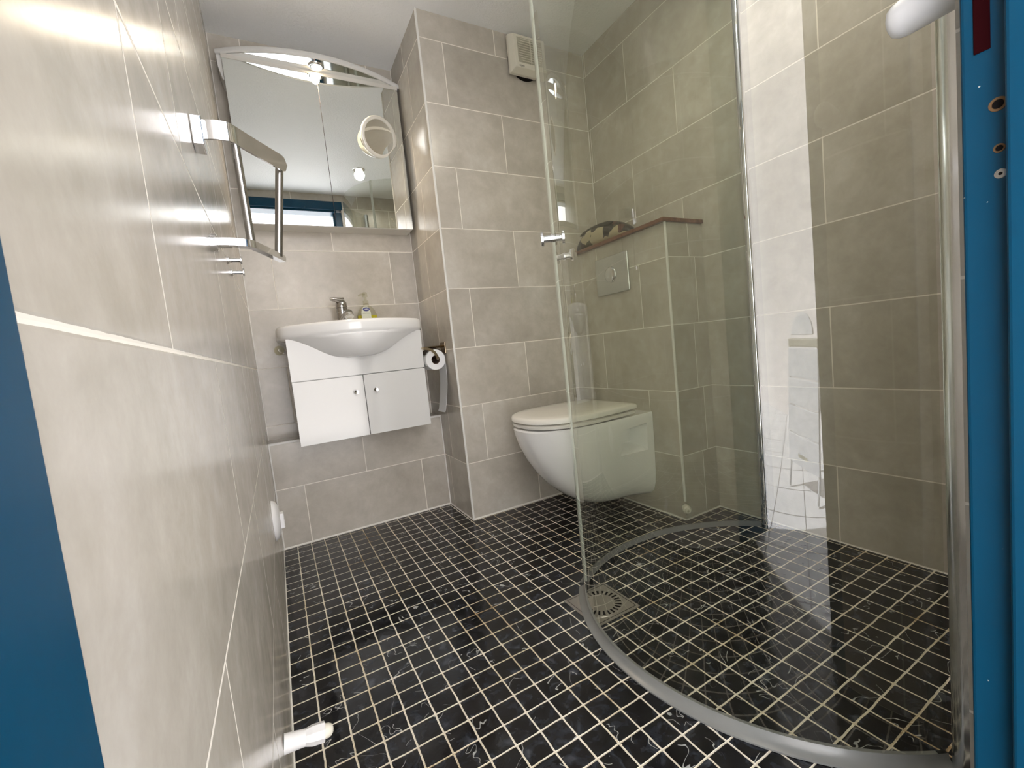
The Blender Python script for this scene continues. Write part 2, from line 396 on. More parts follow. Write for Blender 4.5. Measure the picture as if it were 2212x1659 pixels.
bm = bmesh.new()
fillet(bm, (0, -0.19), (0, YL), 1, 0, 0.003); fillet(bm, (XP, YL), (0, YL), 0, -1, 0.0055); fillet(bm, (XP, YL), (XP, YP), -1, 0, 0.004)
fillet(bm, (XB, YP), (XP, YP), 0, -1, 0.005); fillet(bm, (XB, YP), (XB, YB), -1, 0, 0.004); fillet(bm, (W, YB), (XB, YB), 0, -1, 0.004)
fillet(bm, (W, YB), (W, -0.197), -1, 0, 0.003)
struct(mesh_obj('trim_4', bm, M['grout_white']))
bm = bmesh.new()
for x, y in ((0.001, D - 0.001), (XP - 0.001, D - 0.001), (W - 0.001, YP - 0.001)): box(bm, x - 0.0022, x + 0.0005 if x > 0.01 else x + 0.0022, y - 0.002, y + 0.0005, ZL if x < 1 else ZS, ZC - 0.001)
struct(mesh_obj('trim_5', bm, M['grout_white']))

# ------------------------------------------------------------------ blue steel door frame
fr = bpy.data.objects.new('door_1', None); C.objects.link(fr); struct(fr)
bm = bmesh.new(); box(bm, 0.67, XJ + 0.01, -0.34, -0.2128, 0, 1.97); box(bm, 0.655, 0.671, -0.34, -0.2446, 0, 1.97)
mesh_obj('jamb', bm, M['blue'], fr, bevel=0.0035, seg=3)
bm = bmesh.new(); box(bm, -0.10, 0.0035, -0.46, -0.1985, 0, 1.97)
mesh_obj('jamb', bm, M['blue'], fr, bevel=0.003, seg=3)
bm = bmesh.new(); box(bm, -0.10, XJ + 0.01, -0.34, -0.1955, 1.985, 2.052); box(bm, 0.0, 0.68, -0.34, -0.2128, 1.97, 1.99)
mesh_obj('lintel', bm, M['blue'], fr, bevel=0.003)
mesh_obj('strike_slot', bx(0.6688, 0.6703, -0.2335, -0.2225, 0.950, 1.05), M['redhole'], fr, bevel=0.002)
def jamb_hole(z, r, ring, y):
    h = mesh_obj('screw_hole', lt((0.6703, y, z), (-1, 0, 0), [(0, r * 1.5), (0.0010, r * 1.45), (0.0011, r), (0.0002, r * 0.9)], 24), ring, fr)
    mesh_obj('hole_bottom', lt((0.6701, y, z), (-1, 0, 0), [(0, r * 0.95), (0.0004, r * 0.9)], 20), M['dark'], h)
jamb_hole(0.8993, 0.0042, M['rust'], -0.2375); jamb_hole(0.8604, 0.0027, M['rust'], -0.2380)
s_ = mesh_obj('screw', lt((0.6704, -0.2386, 0.8375), (-1, 0, 0), [(0, 0.0045), (0.0010, 0.0041), (0.0013, 0.0025)], 20), M['steel'], fr)
mesh_obj('recess', lt((0.6692, -0.2386, 0.8375), (-1, 0, 0), [(0, 0.0016), (0.0003, 0.0014)], 8), M['dark'], s_)

# ------------------------------------------------------------------ outside the door
struct(mesh_obj('wall_outer', bx(-4.0, 4.0, -2.35, -2.25, -0.1, 4.2), M['render']))
struct(mesh_obj('floor_outer', bx(-4.0, 4.0, -2.30, -0.32, -0.14, -0.02), M['deck']))

# ================================================================== SHOWER DOORS
GZ = 1.93
def arc(cx, cy, r, a0, a1, n=40):
    return [(cx + r * math.cos(math.radians(a0 + (a1 - a0) * i / n)), cy + r * math.sin(math.radians(a0 + (a1 - a0) * i / n))) for i in range(n + 1)]
A1 = arc(1.148, 0.308, 0.4849, 241.2, 138.4, 56)
A2 = arc(1.098, 0.198, 0.5385, 124.2, 40.0, 56)
def offset_path(path, d):
    P = [Vector((*p, 0)) for p in path]; o = []
    for i, p in enumerate(P):
        t = (P[min(i + 1, len(P) - 1)] - P[max(i - 1, 0)]).normalized(); o.append((p.x - t.y * d, p.y + t.x * d))
    return o
def seal_strip(parent, path, out):
    rings = []
    a_ = path; prof = [(-0.003, 0.001), (-0.003, 0.020), (0.003, 0.020), (0.006, 0.011), (0.014, 0.006), (0.021, 0.004), (0.021, 0.0008)]
    for i in range(len(a_)):
        ring = []
        for d, z in prof:
            ring.append((d, z))
        rings.append(ring)
    P = [Vector((*p, 0)) for p in a_]; R = []
    for i, p in enumerate(P):
        t = (P[min(i + 1, len(P) - 1)] - P[max(i - 1, 0)]).normalized(); n = Vector((-t.y, t.x, 0)) * out
        R.append([p + n * d + Vector((0, 0, z)) for d, z in prof])
    return mesh_obj('bottom_seal', loft(bmesh.new(), R), M['seal'], parent, smooth=True, auto=0.7)
def knob(parent, pt, nrm, z, name='knob'):
    n = Vector((nrm[0], nrm[1], 0)).normalized()
    k = mesh_obj(name, lt(Vector((pt[0], pt[1], z)), n, [(-0.031, 0.0), (-0.031, 0.0165), (-0.030, 0.0185), (-0.024, 0.0185), (-0.023, 0.0165), (-0.0225, 0.0095), (-0.004, 0.0095), (-0.004, 0.012), (0.004, 0.012), (0.004, 0.0095), (0.0225, 0.0095), (0.023, 0.0165), (0.024, 0.0185), (0.030, 0.0185), (0.031, 0.0165), (0.031, 0.0)], 32), M['chrome'], parent, smooth=True, auto=0.5)
    return k
dr = thing('shower_door', 'curved clear glass shower door hinged on the front wall beside the blue frame', 'shower door', (0.92, -0.14, 0), 'curved shower doors')
mesh_obj('glass_pane', ribbon(bmesh.new(), A1, 0.02, GZ, 0.006), M['glass'], dr, smooth=True, auto=0.7)
seal_strip(dr, A1, 1)
mesh_obj('edge_seal', ribbon(bmesh.new(), arc(1.148, 0.308, 0.4849, 138.4, 137.6, 4), 0.02, GZ, 0.008), M['seal_edge'], dr)
rings = []
for z in (0.0, GZ + 0.01):
    cx_ = 0.905; rings.append([Vector((cx_ - 0.017, -0.1968, z)), Vector((cx_ - 0.017, -0.146, z)), Vector((cx_ - 0.012, -0.133, z)), Vector((cx_, -0.126, z)), Vector((cx_ + 0.012, -0.133, z)), Vector((cx_ + 0.017, -0.146, z)), Vector((cx_ + 0.017, -0.1968, z))])
mesh_obj('wall_profile', loft(bmesh.new(), rings), M['chrome_soft'], dr, smooth=True, auto=0.9)
i0 = 51; knob(dr, A1[i0], (A1[i0][0] - 1.148, A1[i0][1] - 0.308), 0.998)
dr = thing('shower_door', 'curved clear glass shower door hinged on the right wall, beyond the other', 'shower door', (1.545, 0.545, 0), 'curved shower doors')
mesh_obj('glass_pane', ribbon(bmesh.new(), A2, 0.02, GZ, 0.006), M['glass'], dr, smooth=True, auto=0.7)
seal_strip(dr, A2, 1)
mesh_obj('edge_seal', ribbon(bmesh.new(), arc(1.098, 0.198, 0.5385, 125.0, 124.2, 4), 0.02, GZ, 0.008), M['seal_edge'], dr)
bm = lt((1.532, 0.540, 0.0), (0, 0, 1), [(0, 0.0135), (GZ + 0.01, 0.0135)], 28); box(bm, 1.540, W - 0.0005, 0.529, 0.551, 0, GZ + 0.01)
mesh_obj('hinge_post', bm, M['chrome'], dr, smooth=True, auto=0.6)
knob(dr, A2[5], (A2[5][0] - 1.098, A2[5][1] - 0.198), 0.979)

# white round grip reaching past the frame, upper right
t = thing('door_stop', 'white rounded plastic stop sticking out beside the frame, upper right corner', 'door stop', (0.75, -0.197, 1.069), 'white plastic stops')
ax = Vector((-0.012, 1, -0.02))
mesh_obj('body', lt((0.7504, -0.1972, 1.0565), ax, [(0, 0.0190), (0.050, 0.0197), (0.0570, 0.0182), (0.0625, 0.0148), (0.0650, 0.0090), (0.0657, 0.0)], 40), M['plastic'], t, smooth=True, auto=0.9)

# white stop on the left wall near the floor
t = thing('door_stop', 'white plastic wall stop with a flared collar low on the left wall', 'door stop', (0, 0.385, 0.142), 'white plastic stops')
ax = Vector((1, 0.0, -0.17))
mesh_obj('stem', lt((0.0, 0.385, 0.1425), ax, [(0, 0.0142), (0.030, 0.0122), (0.031, 0.0120)], 40), M['plastic'], t, smooth=True, auto=0.9)
mesh_obj('collar', lt((0.0305, 0.385, 0.1373), ax, [(0, 0.0122), (0.009, 0.0146), (0.011, 0.0150), (0.028, 0.0150), (0.029, 0.0142)], 8), M['plastic'], t, smooth=True, auto=0.6)
mesh_obj('bumper', lt((0.0590, 0.385, 0.1325), ax, [(0, 0.0108), (0.006, 0.0104), (0.0105, 0.0082), (0.013, 0.0040), (0.0135, 0.0)], 32), M['cream'], t, smooth=True, auto=0.9)

# ================================================================== DRAIN
t = thing('floor_drain', 'square stainless floor drain with a ring of slots under the shower glass', 'drain', (0.766, 0.544, 0))
cx_, cy_, hs_ = 0.7665, 0.5435, 0.074
bm = bx(cx_ - hs_, cx_ + hs_, cy_ - hs_, cy_ + hs_, 0.0, 0.0022)
mesh_obj('plate', bm, M['steel'], t, bevel=0.001)
fr_ = bmesh.new(); q = 0.066
for a_ in (0, 1):
    for s__ in (-1, 1):
        if a_ == 0: box(fr_, cx_ - q, cx_ + q, cy_ + s__ * q - 0.0006, cy_ + s__ * q + 0.0006, 0.0021, 0.0026)
        else: box(fr_, cx_ + s__ * q - 0.0006, cx_ + s__ * q + 0.0006, cy_ - q, cy_ + q, 0.0021, 0.0026)
mesh_obj('groove', fr_, M['dark'], t)
g = mesh_obj('grate', lt((cx_, cy_, 0.0022), (0, 0, 1), [(0, 0.0635), (0.0012, 0.063), (0.0014, 0.0615)], 48), M['steel'], t)
for k in range(24):
    an = 2 * PI * k / 24; c_ = Vector((math.cos(an), math.sin(an), 0)); s__ = Vector((-c_.y, c_.x, 0)); o_ = Vector((cx_, cy_, 0.0036))
    bm = bmesh.new()
    ring = [o_ + c_ * 0.039 - s__ * 0.0022, o_ + c_ * 0.056 - s__ * 0.0034, o_ + c_ * 0.056 + s__ * 0.0034, o_ + c_ * 0.039 + s__ * 0.0022]
    loft(bm, [[v - Vector((0, 0, 0.0006)) for v in ring], [v + Vector((0, 0, 0.0002)) for v in ring]])
    mesh_obj('slot', bm, M['dark'], g)

# ================================================================== TOILET
t = thing('wall_hung_toilet', 'white wall-hung toilet with closed cream lid on the tiled cistern wall', 'toilet', (XB, 1.05, 0))
def toilet_ring(z, xf, hw, xr=XB, n=44, rear=None, e=2.45):
    """D outline: flat rear at xr, rounded front at xf"""
    cx0 = xf + (xr - xf) * 0.50; r = []
    hr = rear if rear is not None else hw
    pts = []
    for i in range(n + 1):
        an = PI / 2 + PI * i / n
        c_, s__ = math.cos(an), math.sin(an)
        px = cx0 + (cx0 - xf) * (-(abs(c_) ** (2 / e))); py = 1.05 + hw * (abs(s__) ** (2 / e)) * (1 if s__ > 0 else -1)
        pts.append(Vector((px, py, z)))
    k = 6
    back = [Vector((cx0 + (xr - cx0) * j / k, 1.05 - (hw + (hr - hw) * (j / k) ** 1.5), z)) for j in range(1, k + 1)]
    back2 = [Vector((p.x, 2.1 - p.y, z)) for p in reversed(back)]
    return pts + back + back2
secs = [(0.060, 1.17, 0.060, 0.10), (0.066, 1.13, 0.085, 0.125), (0.085, 1.075, 0.108, 0.145), (0.12, 1.020, 0.125, 0.156), (0.17, 0.965, 0.138, 0.161), (0.22, 0.925, 0.150, 0.163), (0.28, 0.888, 0.161, 0.165), (0.34, 0.862, 0.170, 0.166), (0.39, 0.849, 0.175, 0.167), (0.408, 0.846, 0.176, 0.167), (0.414, 0.850, 0.172, 0.164)]
bm = loft(bmesh.new(), [toilet_ring(z, xf, hw, XB - 0.0005, rear=hr) for z, xf, hw, hr in secs])
bowl = mesh_obj('bowl', bm, M['ceramic'], t, smooth=True, auto=0.8)
# the tapered recess in the side of the bowl (the same on both flanks)
for sgn in (1, -1):
    y_out = 1.05 - sgn * 0.20; y_in = 1.05 - sgn * 0.085
    o1 = [(1.150, 0.252), (1.342, 0.252), (1.342, 0.388), (1.190, 0.376)]; i1 = [(1.275, 0.292), (1.318, 0.292), (1.318, 0.345), (1.290, 0.340)]
    cb = loft(bmesh.new(), [[Vector((x, y_out, z)) for x, z in o1], [Vector((x, y_in, z)) for x, z in i1]])
    cut = mesh_obj('cutter', cb, M['ceramic'])
    md = bowl.modifiers.new('cut', 'BOOLEAN'); md.object = cut; md.operation = 'DIFFERENCE'; md.solver = 'EXACT'
    bpy.context.view_layer.update()
    me = bpy.data.meshes.new_from_object(bowl.evaluated_get(bpy.context.evaluated_depsgraph_get()))
    bowl.modifiers.clear(); bowl.data = me; bpy.data.objects.remove(cut)
for p in bowl.data.polygons: p.use_smooth = True
bowl.data.set_sharp_from_angle(angle=0.7)
def disc_stack(name, zs, x0, x1, hw, mat, inset):
    R = []
    for z, ins in zs:
        R.append(toilet_ring(z, x0 + ins, hw - ins, x1 - ins, rear=hw * 0.88 - ins, e=2.4))
    return mesh_obj(name, loft(bmesh.new(), R), mat, t, smooth=True, auto=0.9)
disc_stack('seat', [(0.4195, 0.004), (0.421, 0.001), (0.431, 0.0), (0.4335, 0.003)], 0.850, 1.285, 0.182, M['seat'], 0)
disc_stack('lid', [(0.4385, 0.004), (0.440, 0.0), (0.452, 0.0), (0.458, 0.004), (0.461, 0.012), (0.463, 0.05)], 0.846, 1.295, 0.184, M['seat'], 0)
mesh_obj('hinge_bar', bx(1.262, 1.300, 0.93, 1.17, 0.4145, 0.448), M['seat'], t, bevel=0.006)

# ================================================================== FLUSH PLATE, SHELF, BAG
t = thing('flush_plate', 'square satin metal flush plate with round button above the toilet', 'flush plate', (XB, 1.04, 0.99))
mesh_obj('plate', bx(XB - 0.012, XB - 0.0002, 0.941, 1.139, 0.912, 1.070), M['satin'], t, bevel=0.004, seg=3)
bm = bmesh.new(); lathe(bm, (XB - 0.0115, 1.045, 0.992), (-1, 0, 0), [(0, 0.0335), (0.002, 0.0335), (0.004, 0.032), (0.007, 0.026), (0.0085, 0.016), (0.009, 0.004)], 40)
mesh_obj('button', bm, M['chrome_soft'], t, smooth=True, auto=0.9)
tag(mesh_obj('wooden_shelf', bx(1.352, W - 0.001, 0.742, YP - 0.001, ZS, ZS + 0.014), M['wood'], bevel=0.0015), 'reddish brown wooden shelf board on top of the tiled cistern wall', 'shelf')
t = thing('wash_bag', 'camouflage wash bag lying on the wooden shelf above the flush plate', 'bag', (1.43, 1.14, ZS + 0.014))
z0 = ZS + 0.0142; R = []
for k in range(21):
    f = k / 20; y = 0.955 + 0.375 * f; s__ = max(0.10, math.sin(PI * min(max(f, 0.0), 1.0)) ** 0.40)
    hgt = (0.060 + 0.038 * math.sin(PI * (0.12 + 0.78 * f))) * s__; wd = 0.052 * s__
    xc = 1.425 + 0.006 * math.sin(7 * f); ring = []
    for i in range(24):
        an = 2 * PI * i / 24; c_ = math.cos(an); q = math.sin(an)
        ring.append(Vector((xc + wd * (abs(c_) ** 0.7) * (1 if c_ > 0 else -1) * (1.0 - 0.30 * max(0, q) ** 2), y, z0 + hgt * 0.5 + hgt * 0.5 * (abs(q) ** 0.75) * (1 if q > 0 else -1))))
    R.append(ring)
mesh_obj('bag_body', loft(bmesh.new(), R), M['camo'], t, smooth=True)
R = []
for k in range(15):
    f = k / 14; u = 2 * f - 1; s__ = math.sqrt(max(0.02, 1 - u * u)); y = 1.150 + 0.112 * u; zc = z0 + 0.077 - 0.004 * u * u
    R.append([Vector((1.3915 + 0.014 * s__ * math.cos(2 * PI * i / 14), y, zc + 0.0135 * s__ * math.sin(2 * PI * i / 14))) for i in range(14)])
mesh_obj('opening', loft(bmesh.new(), R), M['darkfab'], t, smooth=True)

t = thing('bead_cap', 'small white rubber cap at the foot of the cistern corner bead', 'cap', (XB, YB, 0.04))
ax = Vector((-0.5, -0.8, -0.10))
mesh_obj('cap_body', lt((XB + 0.002, YB + 0.002, 0.050), ax, [(0, 0.0135), (0.010, 0.0155), (0.020, 0.0155), (0.024, 0.011), (0.030, 0.0105), (0.031, 0.009)], 28), M['cream'], t, smooth=True, auto=0.7)
mesh_obj('cap_hole', lt(Vector((XB + 0.002, YB + 0.002, 0.050)) + ax.normalized() * 0.0308, ax, [(0, 0.005), (0.0005, 0.0046)], 16), M['louvre'], t)

# ================================================================== EXTRACTOR FAN
t = thing('extractor_fan', 'cream square extractor fan with louvred grille under the ceiling', 'extractor fan', (1.22, YP, 2.0))
fx0, fx1, fz0, fz1, fy = 1.136, 1.318, 1.925, 2.085, YP - 0.060
bm = bmesh.new()
def rect(x0, x1, z0_, z1_, y): return [Vector((x0, y, z0_)), Vector((x1, y, z0_)), Vector((x1, y, z1_)), Vector((x0, y, z1_))]
loft(bm, [rect(fx0, fx1, fz0, fz1, YP - 0.016), rect(fx0, fx1, fz0, fz1, fy + 0.030), rect(fx0 + 0.012, fx1 - 0.012, fz0 + 0.012, fz1 - 0.012, fy)])
mesh_obj('housing', bm, M['cream'], t, bevel=0.002)
mesh_obj('fan_duct', lt((1.225, YP, 2.0), (0, -1, 0), [(0, 0.080), (0.017, 0.080)], 48), M['dark'], t, smooth=True, auto=0.6)
gx0, gx1, gz0, gz1 = 1.163, 1.291, 1.958, 2.062
gr = mesh_obj('grille', bx(gx0, gx1, fy - 0.0006, fy + 0.004, gz0, gz1), M['louvre'], t)
cxg, czg = (gx0 + gx1) / 2, (gz0 + gz1) / 2
for k in range(10):
    z = gz0 + 0.007 + k * 0.0100; hwid = min(0.060, math.sqrt(max(0.0, 0.064 ** 2 - (z - czg) ** 2)))
    bm = bmesh.new()
    loft(bm, [[Vector((x, fy - 0.001, z + 0.0035)), Vector((x, fy - 0.0052, z - 0.0018)), Vector((x, fy - 0.0042, z - 0.0030)), Vector((x, fy - 0.0006, z + 0.001))] for x in (cxg - hwid, cxg + hwid)])
    mesh_obj('louvre', bm, M['cream'], gr)
mesh_obj('grille_bar', bx(cxg - 0.0016, cxg + 0.0016, fy - 0.0058, fy, gz0, gz1), M['cream'], gr)
text_mesh('lettering', 'open', 0.013, M['grey_ink'], t, basis((1.178, fy - 0.0006, 1.945), (1, 0, 0), (0, 0, 1)))

# ================================================================== MIRROR CABINET
t = thing('mirror_cabinet', 'two-door mirror cabinet with a curved lit canopy above the washbasin', 'mirror cabinet', (0.38, D, 1.33))
YM = 1.663
mesh_obj('body', bx(0.046, 0.718, YM + 0.001, D - 0.0005, 1.331, 1.962), M['beige_lacquer'], t, bevel=0.001)
TLT = math.radians(0.5)
def mdoor(x0, x1):
    bm = bmesh.new(); z0_, z1_ = 1.333, 1.957
    dy = -(z1_ - z0_) * math.tan(TLT)
    # the doors hang very slightly out of plumb
    vs = [(x0, YM, z0_), (x1, YM, z0_), (x1, YM - 0.0052 + dy * 0, z0_), (x0, YM - 0.0052, z0_)]
    loft(bm, [[Vector((x0, YM, z0_)), Vector((x1, YM, z0_)), Vector((x1, YM - 0.0030, z0_)), Vector((x0, YM - 0.0030, z0_))],
              [Vector((x0, YM, z1_)), Vector((x1, YM, z1_)), Vector((x1, YM - 0.0030 + dy, z1_)), Vector((x0, YM - 0.0030 + dy, z1_))]])
    return mesh_obj('mirror_door', bm, M['mirror'], t)
mdoor(0.043, 0.3799); mdoor(0.3819, 0.722)
mesh_obj('gap_shade_strip', bx(0.3790, 0.3828, YM - 0.0006, YM + 0.0013, 1.333, 1.957), M['brown'], t)  # dark strip laid in the door gap in place of its shade
mesh_obj('fascia', bx(0.040, 0.724, YM - 0.0095, YM + 0.02, 1.958, 1.976), M['beige_lacquer'], t, bevel=0.002)
def canopy_y(x): return 1.664 - 0.098 * max(0.0, 1 - ((x - 0.378) / 0.358) ** 2)
def canopy_ring(z, ins):
    xs = [0.022 + ins + (0.714 - 2 * ins) * i / 40 for i in range(41)]
    f = [Vector((x, min(canopy_y(x) + ins, YM + 0.002), z)) for x in xs]
    return f + [Vector((xs[-1], D - 0.001, z)), Vector((xs[0], D - 0.001, z))]
can = mesh_obj('canopy', loft(bmesh.new(), [canopy_ring(1.975, 0.010), canopy_ring(1.972, 0.004), canopy_ring(1.976, 0.0), canopy_ring(1.988, 0.0), canopy_ring(1.994, 0.004), canopy_ring(1.996, 0.012)]), M['gloss_white'], t, smooth=True, auto=0.7)
def under_ring(z):
    xs = [0.045 + 0.666 * i / 40 for i in range(41)]
    return [Vector((x, min(canopy_y(x) + 0.011, YM - 0.0045), z)) for x in xs] + [Vector((xs[-1], YM - 0.0042, z)), Vector((xs[0], YM - 0.0042, z))]
mesh_obj('reflector', loft(bmesh.new(), [under_ring(1.9738), under_ring(1.9755)]), M['canopy_under'], can)
lamp = mesh_obj('lamp_ring', lt((0.379, 1.622, 1.9745), (0, 0, -1), [(0, 0.031), (0.003, 0.031), (0.005, 0.028), (0.0045, 0.023)], 40), M['chrome'], can, smooth=True, auto=0.8)
bm = bmesh.new()
loft(bm, [[Vector((0.024, 1.665, 1.975)), Vector((0.042, 1.665, 1.975)), Vector((0.042, D - 0.001, 1.975)), Vector((0.024, D - 0.001, 1.975))],
          [Vector((0.026, 1.668, 1.930)), Vector((0.042, 1.668, 1.930)), Vector((0.042, D - 0.001, 1.930)), Vector((0.026, D - 0.001, 1.930))],
          [Vector((0.036, 1.672, 1.885)), Vector((0.042, 1.672, 1.885)), Vector((0.042, D - 0.001, 1.885)), Vector((0.036, D - 0.001, 1.885))]])
mesh_obj('side_cheek', bm, M['gloss_white'], t, bevel=0.002)
mesh_obj('bulb', lt((0.379, 1.622, 1.9705), (0, 0, -1), [(0, 0.020), (0.002, 0.018), (0.0028, 0.010), (0.003, 0.001)], 32), M['lamp_warm'], can, smooth=True)
ld = bpy.data.lights.new('canopy_spot', 'SPOT'); lo = bpy.data.objects.new('canopy_spot', ld); C.objects.link(lo)
ld.energy = 14.0; ld.color = (1.0, 0.82, 0.60); ld.spot_size = math.radians(130); ld.spot_blend = 0.8; ld.shadow_soft_size = 0.018
lo.location = (0.379, 1.622, 1.958)

# round magnifying mirror stuck to the right-hand door
t = thing('magnifying_mirror', 'small round magnifying mirror in a clear ring stuck on the cabinet mirror', 'mirror', (0.607, 1.65, 1.73))
mc = Vector((0.607, 1.6465, 1.730)); ax = Vector((0.26, -1, -0.24)).normalized(); ms, mt = frame_for(ax)
bm = bmesh.new(); n_ = 56; prof = [(-0.004, 0.072), (-0.004, 0.080), (0.002, 0.086), (0.010, 0.086), (0.015, 0.082), (0.015, 0.071), (0.011, 0.0695), (0.004, 0.0695)]
rings = []
for k in range(n_):
    an = 2 * PI * k / n_; d_ = ms * math.cos(an) + mt * math.sin(an); rings.append([mc + ax * h + d_ * r for h, r in prof])
rings.append(rings[0][:]); bm = loft(bmesh.new(), rings, cap=False); bmesh.ops.remove_doubles(bm, verts=bm.verts, dist=1e-6)
mesh_obj('clear_ring', bm, M['cream_gloss'], t, smooth=True, auto=1.0)
bm = bmesh.new(); prof = [(0.0085 - 0.005 * (1 - (r / 0.069) ** 2), r) for r in (0.069, 0.060, 0.048, 0.034, 0.018, 0.001)]
lathe(bm, mc, ax, [(-0.002, 0.069)] + prof, 56)
mesh_obj('glass', bm, M['mirror'], t, smooth=True, auto=0.8)
mesh_obj('suction_foot', lt((0.607, YM - 0.0075, 1.730), (0, -1, 0), [(0, 0.028), (0.002, 0.026), (0.006, 0.012)], 28), M['clear'], t, smooth=True, auto=0.8)

# ================================================================== VANITY
t = thing('vanity_cabinet', 'white gloss two-door vanity cabinet hanging under the washbasin', 'cabinet', (0.376, D, 0.44))
VX0, VX1, VY = 0.114, 0.637, 1.47
bm = bx(VX0 + 0.002, VX1 - 0.002, VY + 0.019, D - 0.0005, 0.4465, 0.690)
box(bm, VX0 + 0.002, VX0 + 0.018, VY + 0.019, D - 0.0005, 0.690, 0.800); box(bm, VX1 - 0.018, VX1 - 0.002, VY + 0.019, D - 0.0005, 0.690, 0.800)
mesh_obj('carcass', bm, M['gloss_white'], t)
apron = mesh_obj('apron', bx(VX0, VX1, VY, VY + 0.018, 0.6855, 0.848), M['gloss_white'], t)
for x0, x1, kx in ((VX0, 0.3745, 0.341), (0.3775, VX1, 0.418)):
    d_ = mesh_obj('door', bx(x0, x1, VY, VY + 0.018, 0.4335, 0.6825), M['gloss_white'], t, bevel=0.0012)
    mesh_obj('knob', lt((kx, VY, 0.6165), (0, -1, 0), [(0, 0.0045), (0.008, 0.0045), (0.010, 0.0085), (0.015, 0.0095), (0.017, 0.0085), (0.0165, 0.0045), (0.0155, 0.001)], 28), M['chrome'], d_, smooth=True, auto=0.7)

t = thing('washbasin', 'white ceramic bow-fronted washbasin on the vanity cabinet', 'washbasin', (0.376, D, 0.85))
XC, HWB = 0.374, 0.288
def basin_front(x, d=1.0):
    u = abs(x - XC) / HWB; return 1.495 - 0.150 * max(0.0, math.cos(min(u, 1.0) * PI / 2)) ** 0.85 * d
def basin_ring(z, ins, n=40):
    L = []; x0, x1 = XC - HWB + ins, XC + HWB - ins; rc = 0.030
    for i in range(n + 1):
        x = x0 + (x1 - x0) * i / n; e_ = min(x - x0, x1 - x); y = basin_front(x) + ins
        if e_ < rc: y += rc - math.sqrt(max(rc * rc - (rc - e_) ** 2, 0))
        L.append(Vector((x, y, z)))
    return L + [Vector((x1, D - 0.0005, z)), Vector((x0, D - 0.0005, z))]
def belly_ring(z, hw, yb, dep, n=40):
    L = []
    for i in range(n + 1):
        x = XC - hw + 2 * hw * i / n; u = min(abs(x - XC) / hw, 1.0)
        L.append(Vector((x, yb - dep * math.cos(u * PI / 2) ** 0.85, z)))
    yr = min(D - 0.0005, 1.56 + 0.19 * min(1.0, (z - 0.757) / 0.09))
    return L + [Vector((XC + hw, yr, z)), Vector((XC - hw, yr, z))]
R = [belly_ring(*q_) for q_ in ((0.7565, 0.020, 1.495, 0.035), (0.758, 0.060, 1.496, 0.062), (0.763, 0.093, 1.497, 0.085), (0.772, 0.122, 1.498, 0.104), (0.785, 0.148, 1.498, 0.120), (0.800, 0.172, 1.498, 0.133), (0.815, 0.197, 1.498, 0.142), (0.828, 0.222, 1.498, 0.147), (0.838, 0.245, 1.498, 0.1495), (0.845, 0.264, 1.497, 0.150))]
R += [basin_ring(0.850, 0.008), basin_ring(0.856, 0.002), basin_ring(0.864, 0.0), basin_ring(0.886, 0.0), basin_ring(0.894, 0.003), basin_ring(0.8985, 0.009), basin_ring(0.900, 0.016)]
def basin_solid(): return loft(bmesh.new(), R)
bm = loft(bmesh.new(), R, cap=False)
last = basin_ring(0.900, 0.016); bm.verts.ensure_lookup_table()
nr = len(last); topv = list(bm.verts)[-nr:]; botv = list(bm.verts)[:nr]
cxb, cyb = XC, 1.535
def bowl_ring(sx, sy, z):
    out = []
    for v in last:
        an = math.atan2(v.y - cyb, v.x - cxb); out.append(bm.verts.new((cxb + sx * math.cos(an), cyb + sy * math.sin(an), z)))
    return out
prev = list(topv)
for sx, sy, z in ((0.215, 0.130, 0.8995), (0.205, 0.122, 0.893), (0.185, 0.108, 0.860), (0.150, 0.085, 0.825), (0.080, 0.045, 0.800), (0.012, 0.010, 0.795)):
    cur = bowl_ring(sx, sy, z)
    for i in range(nr): bm.faces.new((prev[i], prev[(i + 1) % nr], cur[(i + 1) % nr], cur[i]))
    prev = cur
bm.faces.new(prev); bm.faces.new(botv[::-1])
mesh_obj('basin', bm, M['ceramic'], t, smooth=True, auto=1.0)
# the cabinet's apron is cut out to the basin's outline
cut = mesh_obj('cutter', basin_solid(), M['ceramic'])
md = apron.modifiers.new('cut', 'BOOLEAN'); md.object = cut; md.operation = 'DIFFERENCE'; md.solver = 'EXACT'
bpy.context.view_layer.update()
me = bpy.data.meshes.new_from_object(apron.evaluated_get(bpy.context.evaluated_depsgraph_get()))
apron.modifiers.clear(); apron.data = me; bpy.data.objects.remove(cut)

# mixer tap
t = thing('mixer_tap', 'chrome single-lever mixer tap at the back of the washbasin', 'tap', (0.357, 1.66, 0.90))
tx, ty = 0.355, 1.662
mesh_obj('tap_body', lt((tx, ty, 0.8995), (0.02, 0, 1), [(0, 0.027), (0.004, 0.027), (0.006, 0.0235), (0.060, 0.0220), (0.061, 0.0240), (0.078, 0.0240), (0.080, 0.0222), (0.082, 0.0248), (0.102, 0.0235), (0.110, 0.019), (0.114, 0.010), (0.1145, 0.001)], 36), M['tap'], t, smooth=True, auto=0.7)
sp_ = mesh_obj('spout', tube(bmesh.new(), [(tx + 0.002, ty, 0.925), (tx + 0.006, ty - 0.04, 0.936), (tx + 0.010, ty - 0.085, 0.944), (tx + 0.012, ty - 0.108, 0.944)], [0.019, 0.0175, 0.017, 0.017], 24), M['tap'], t, smooth=True, auto=0.9)
mesh_obj('aerator', lt((tx + 0.012, ty - 0.104, 0.940), (0.05, -0.55, -0.8), [(0, 0.0180), (0.014, 0.0175), (0.015, 0.0145), (0.013, 0.012), (0.0128, 0.001)], 28), M['satin'], sp_, smooth=True, auto=0.7)
R = []
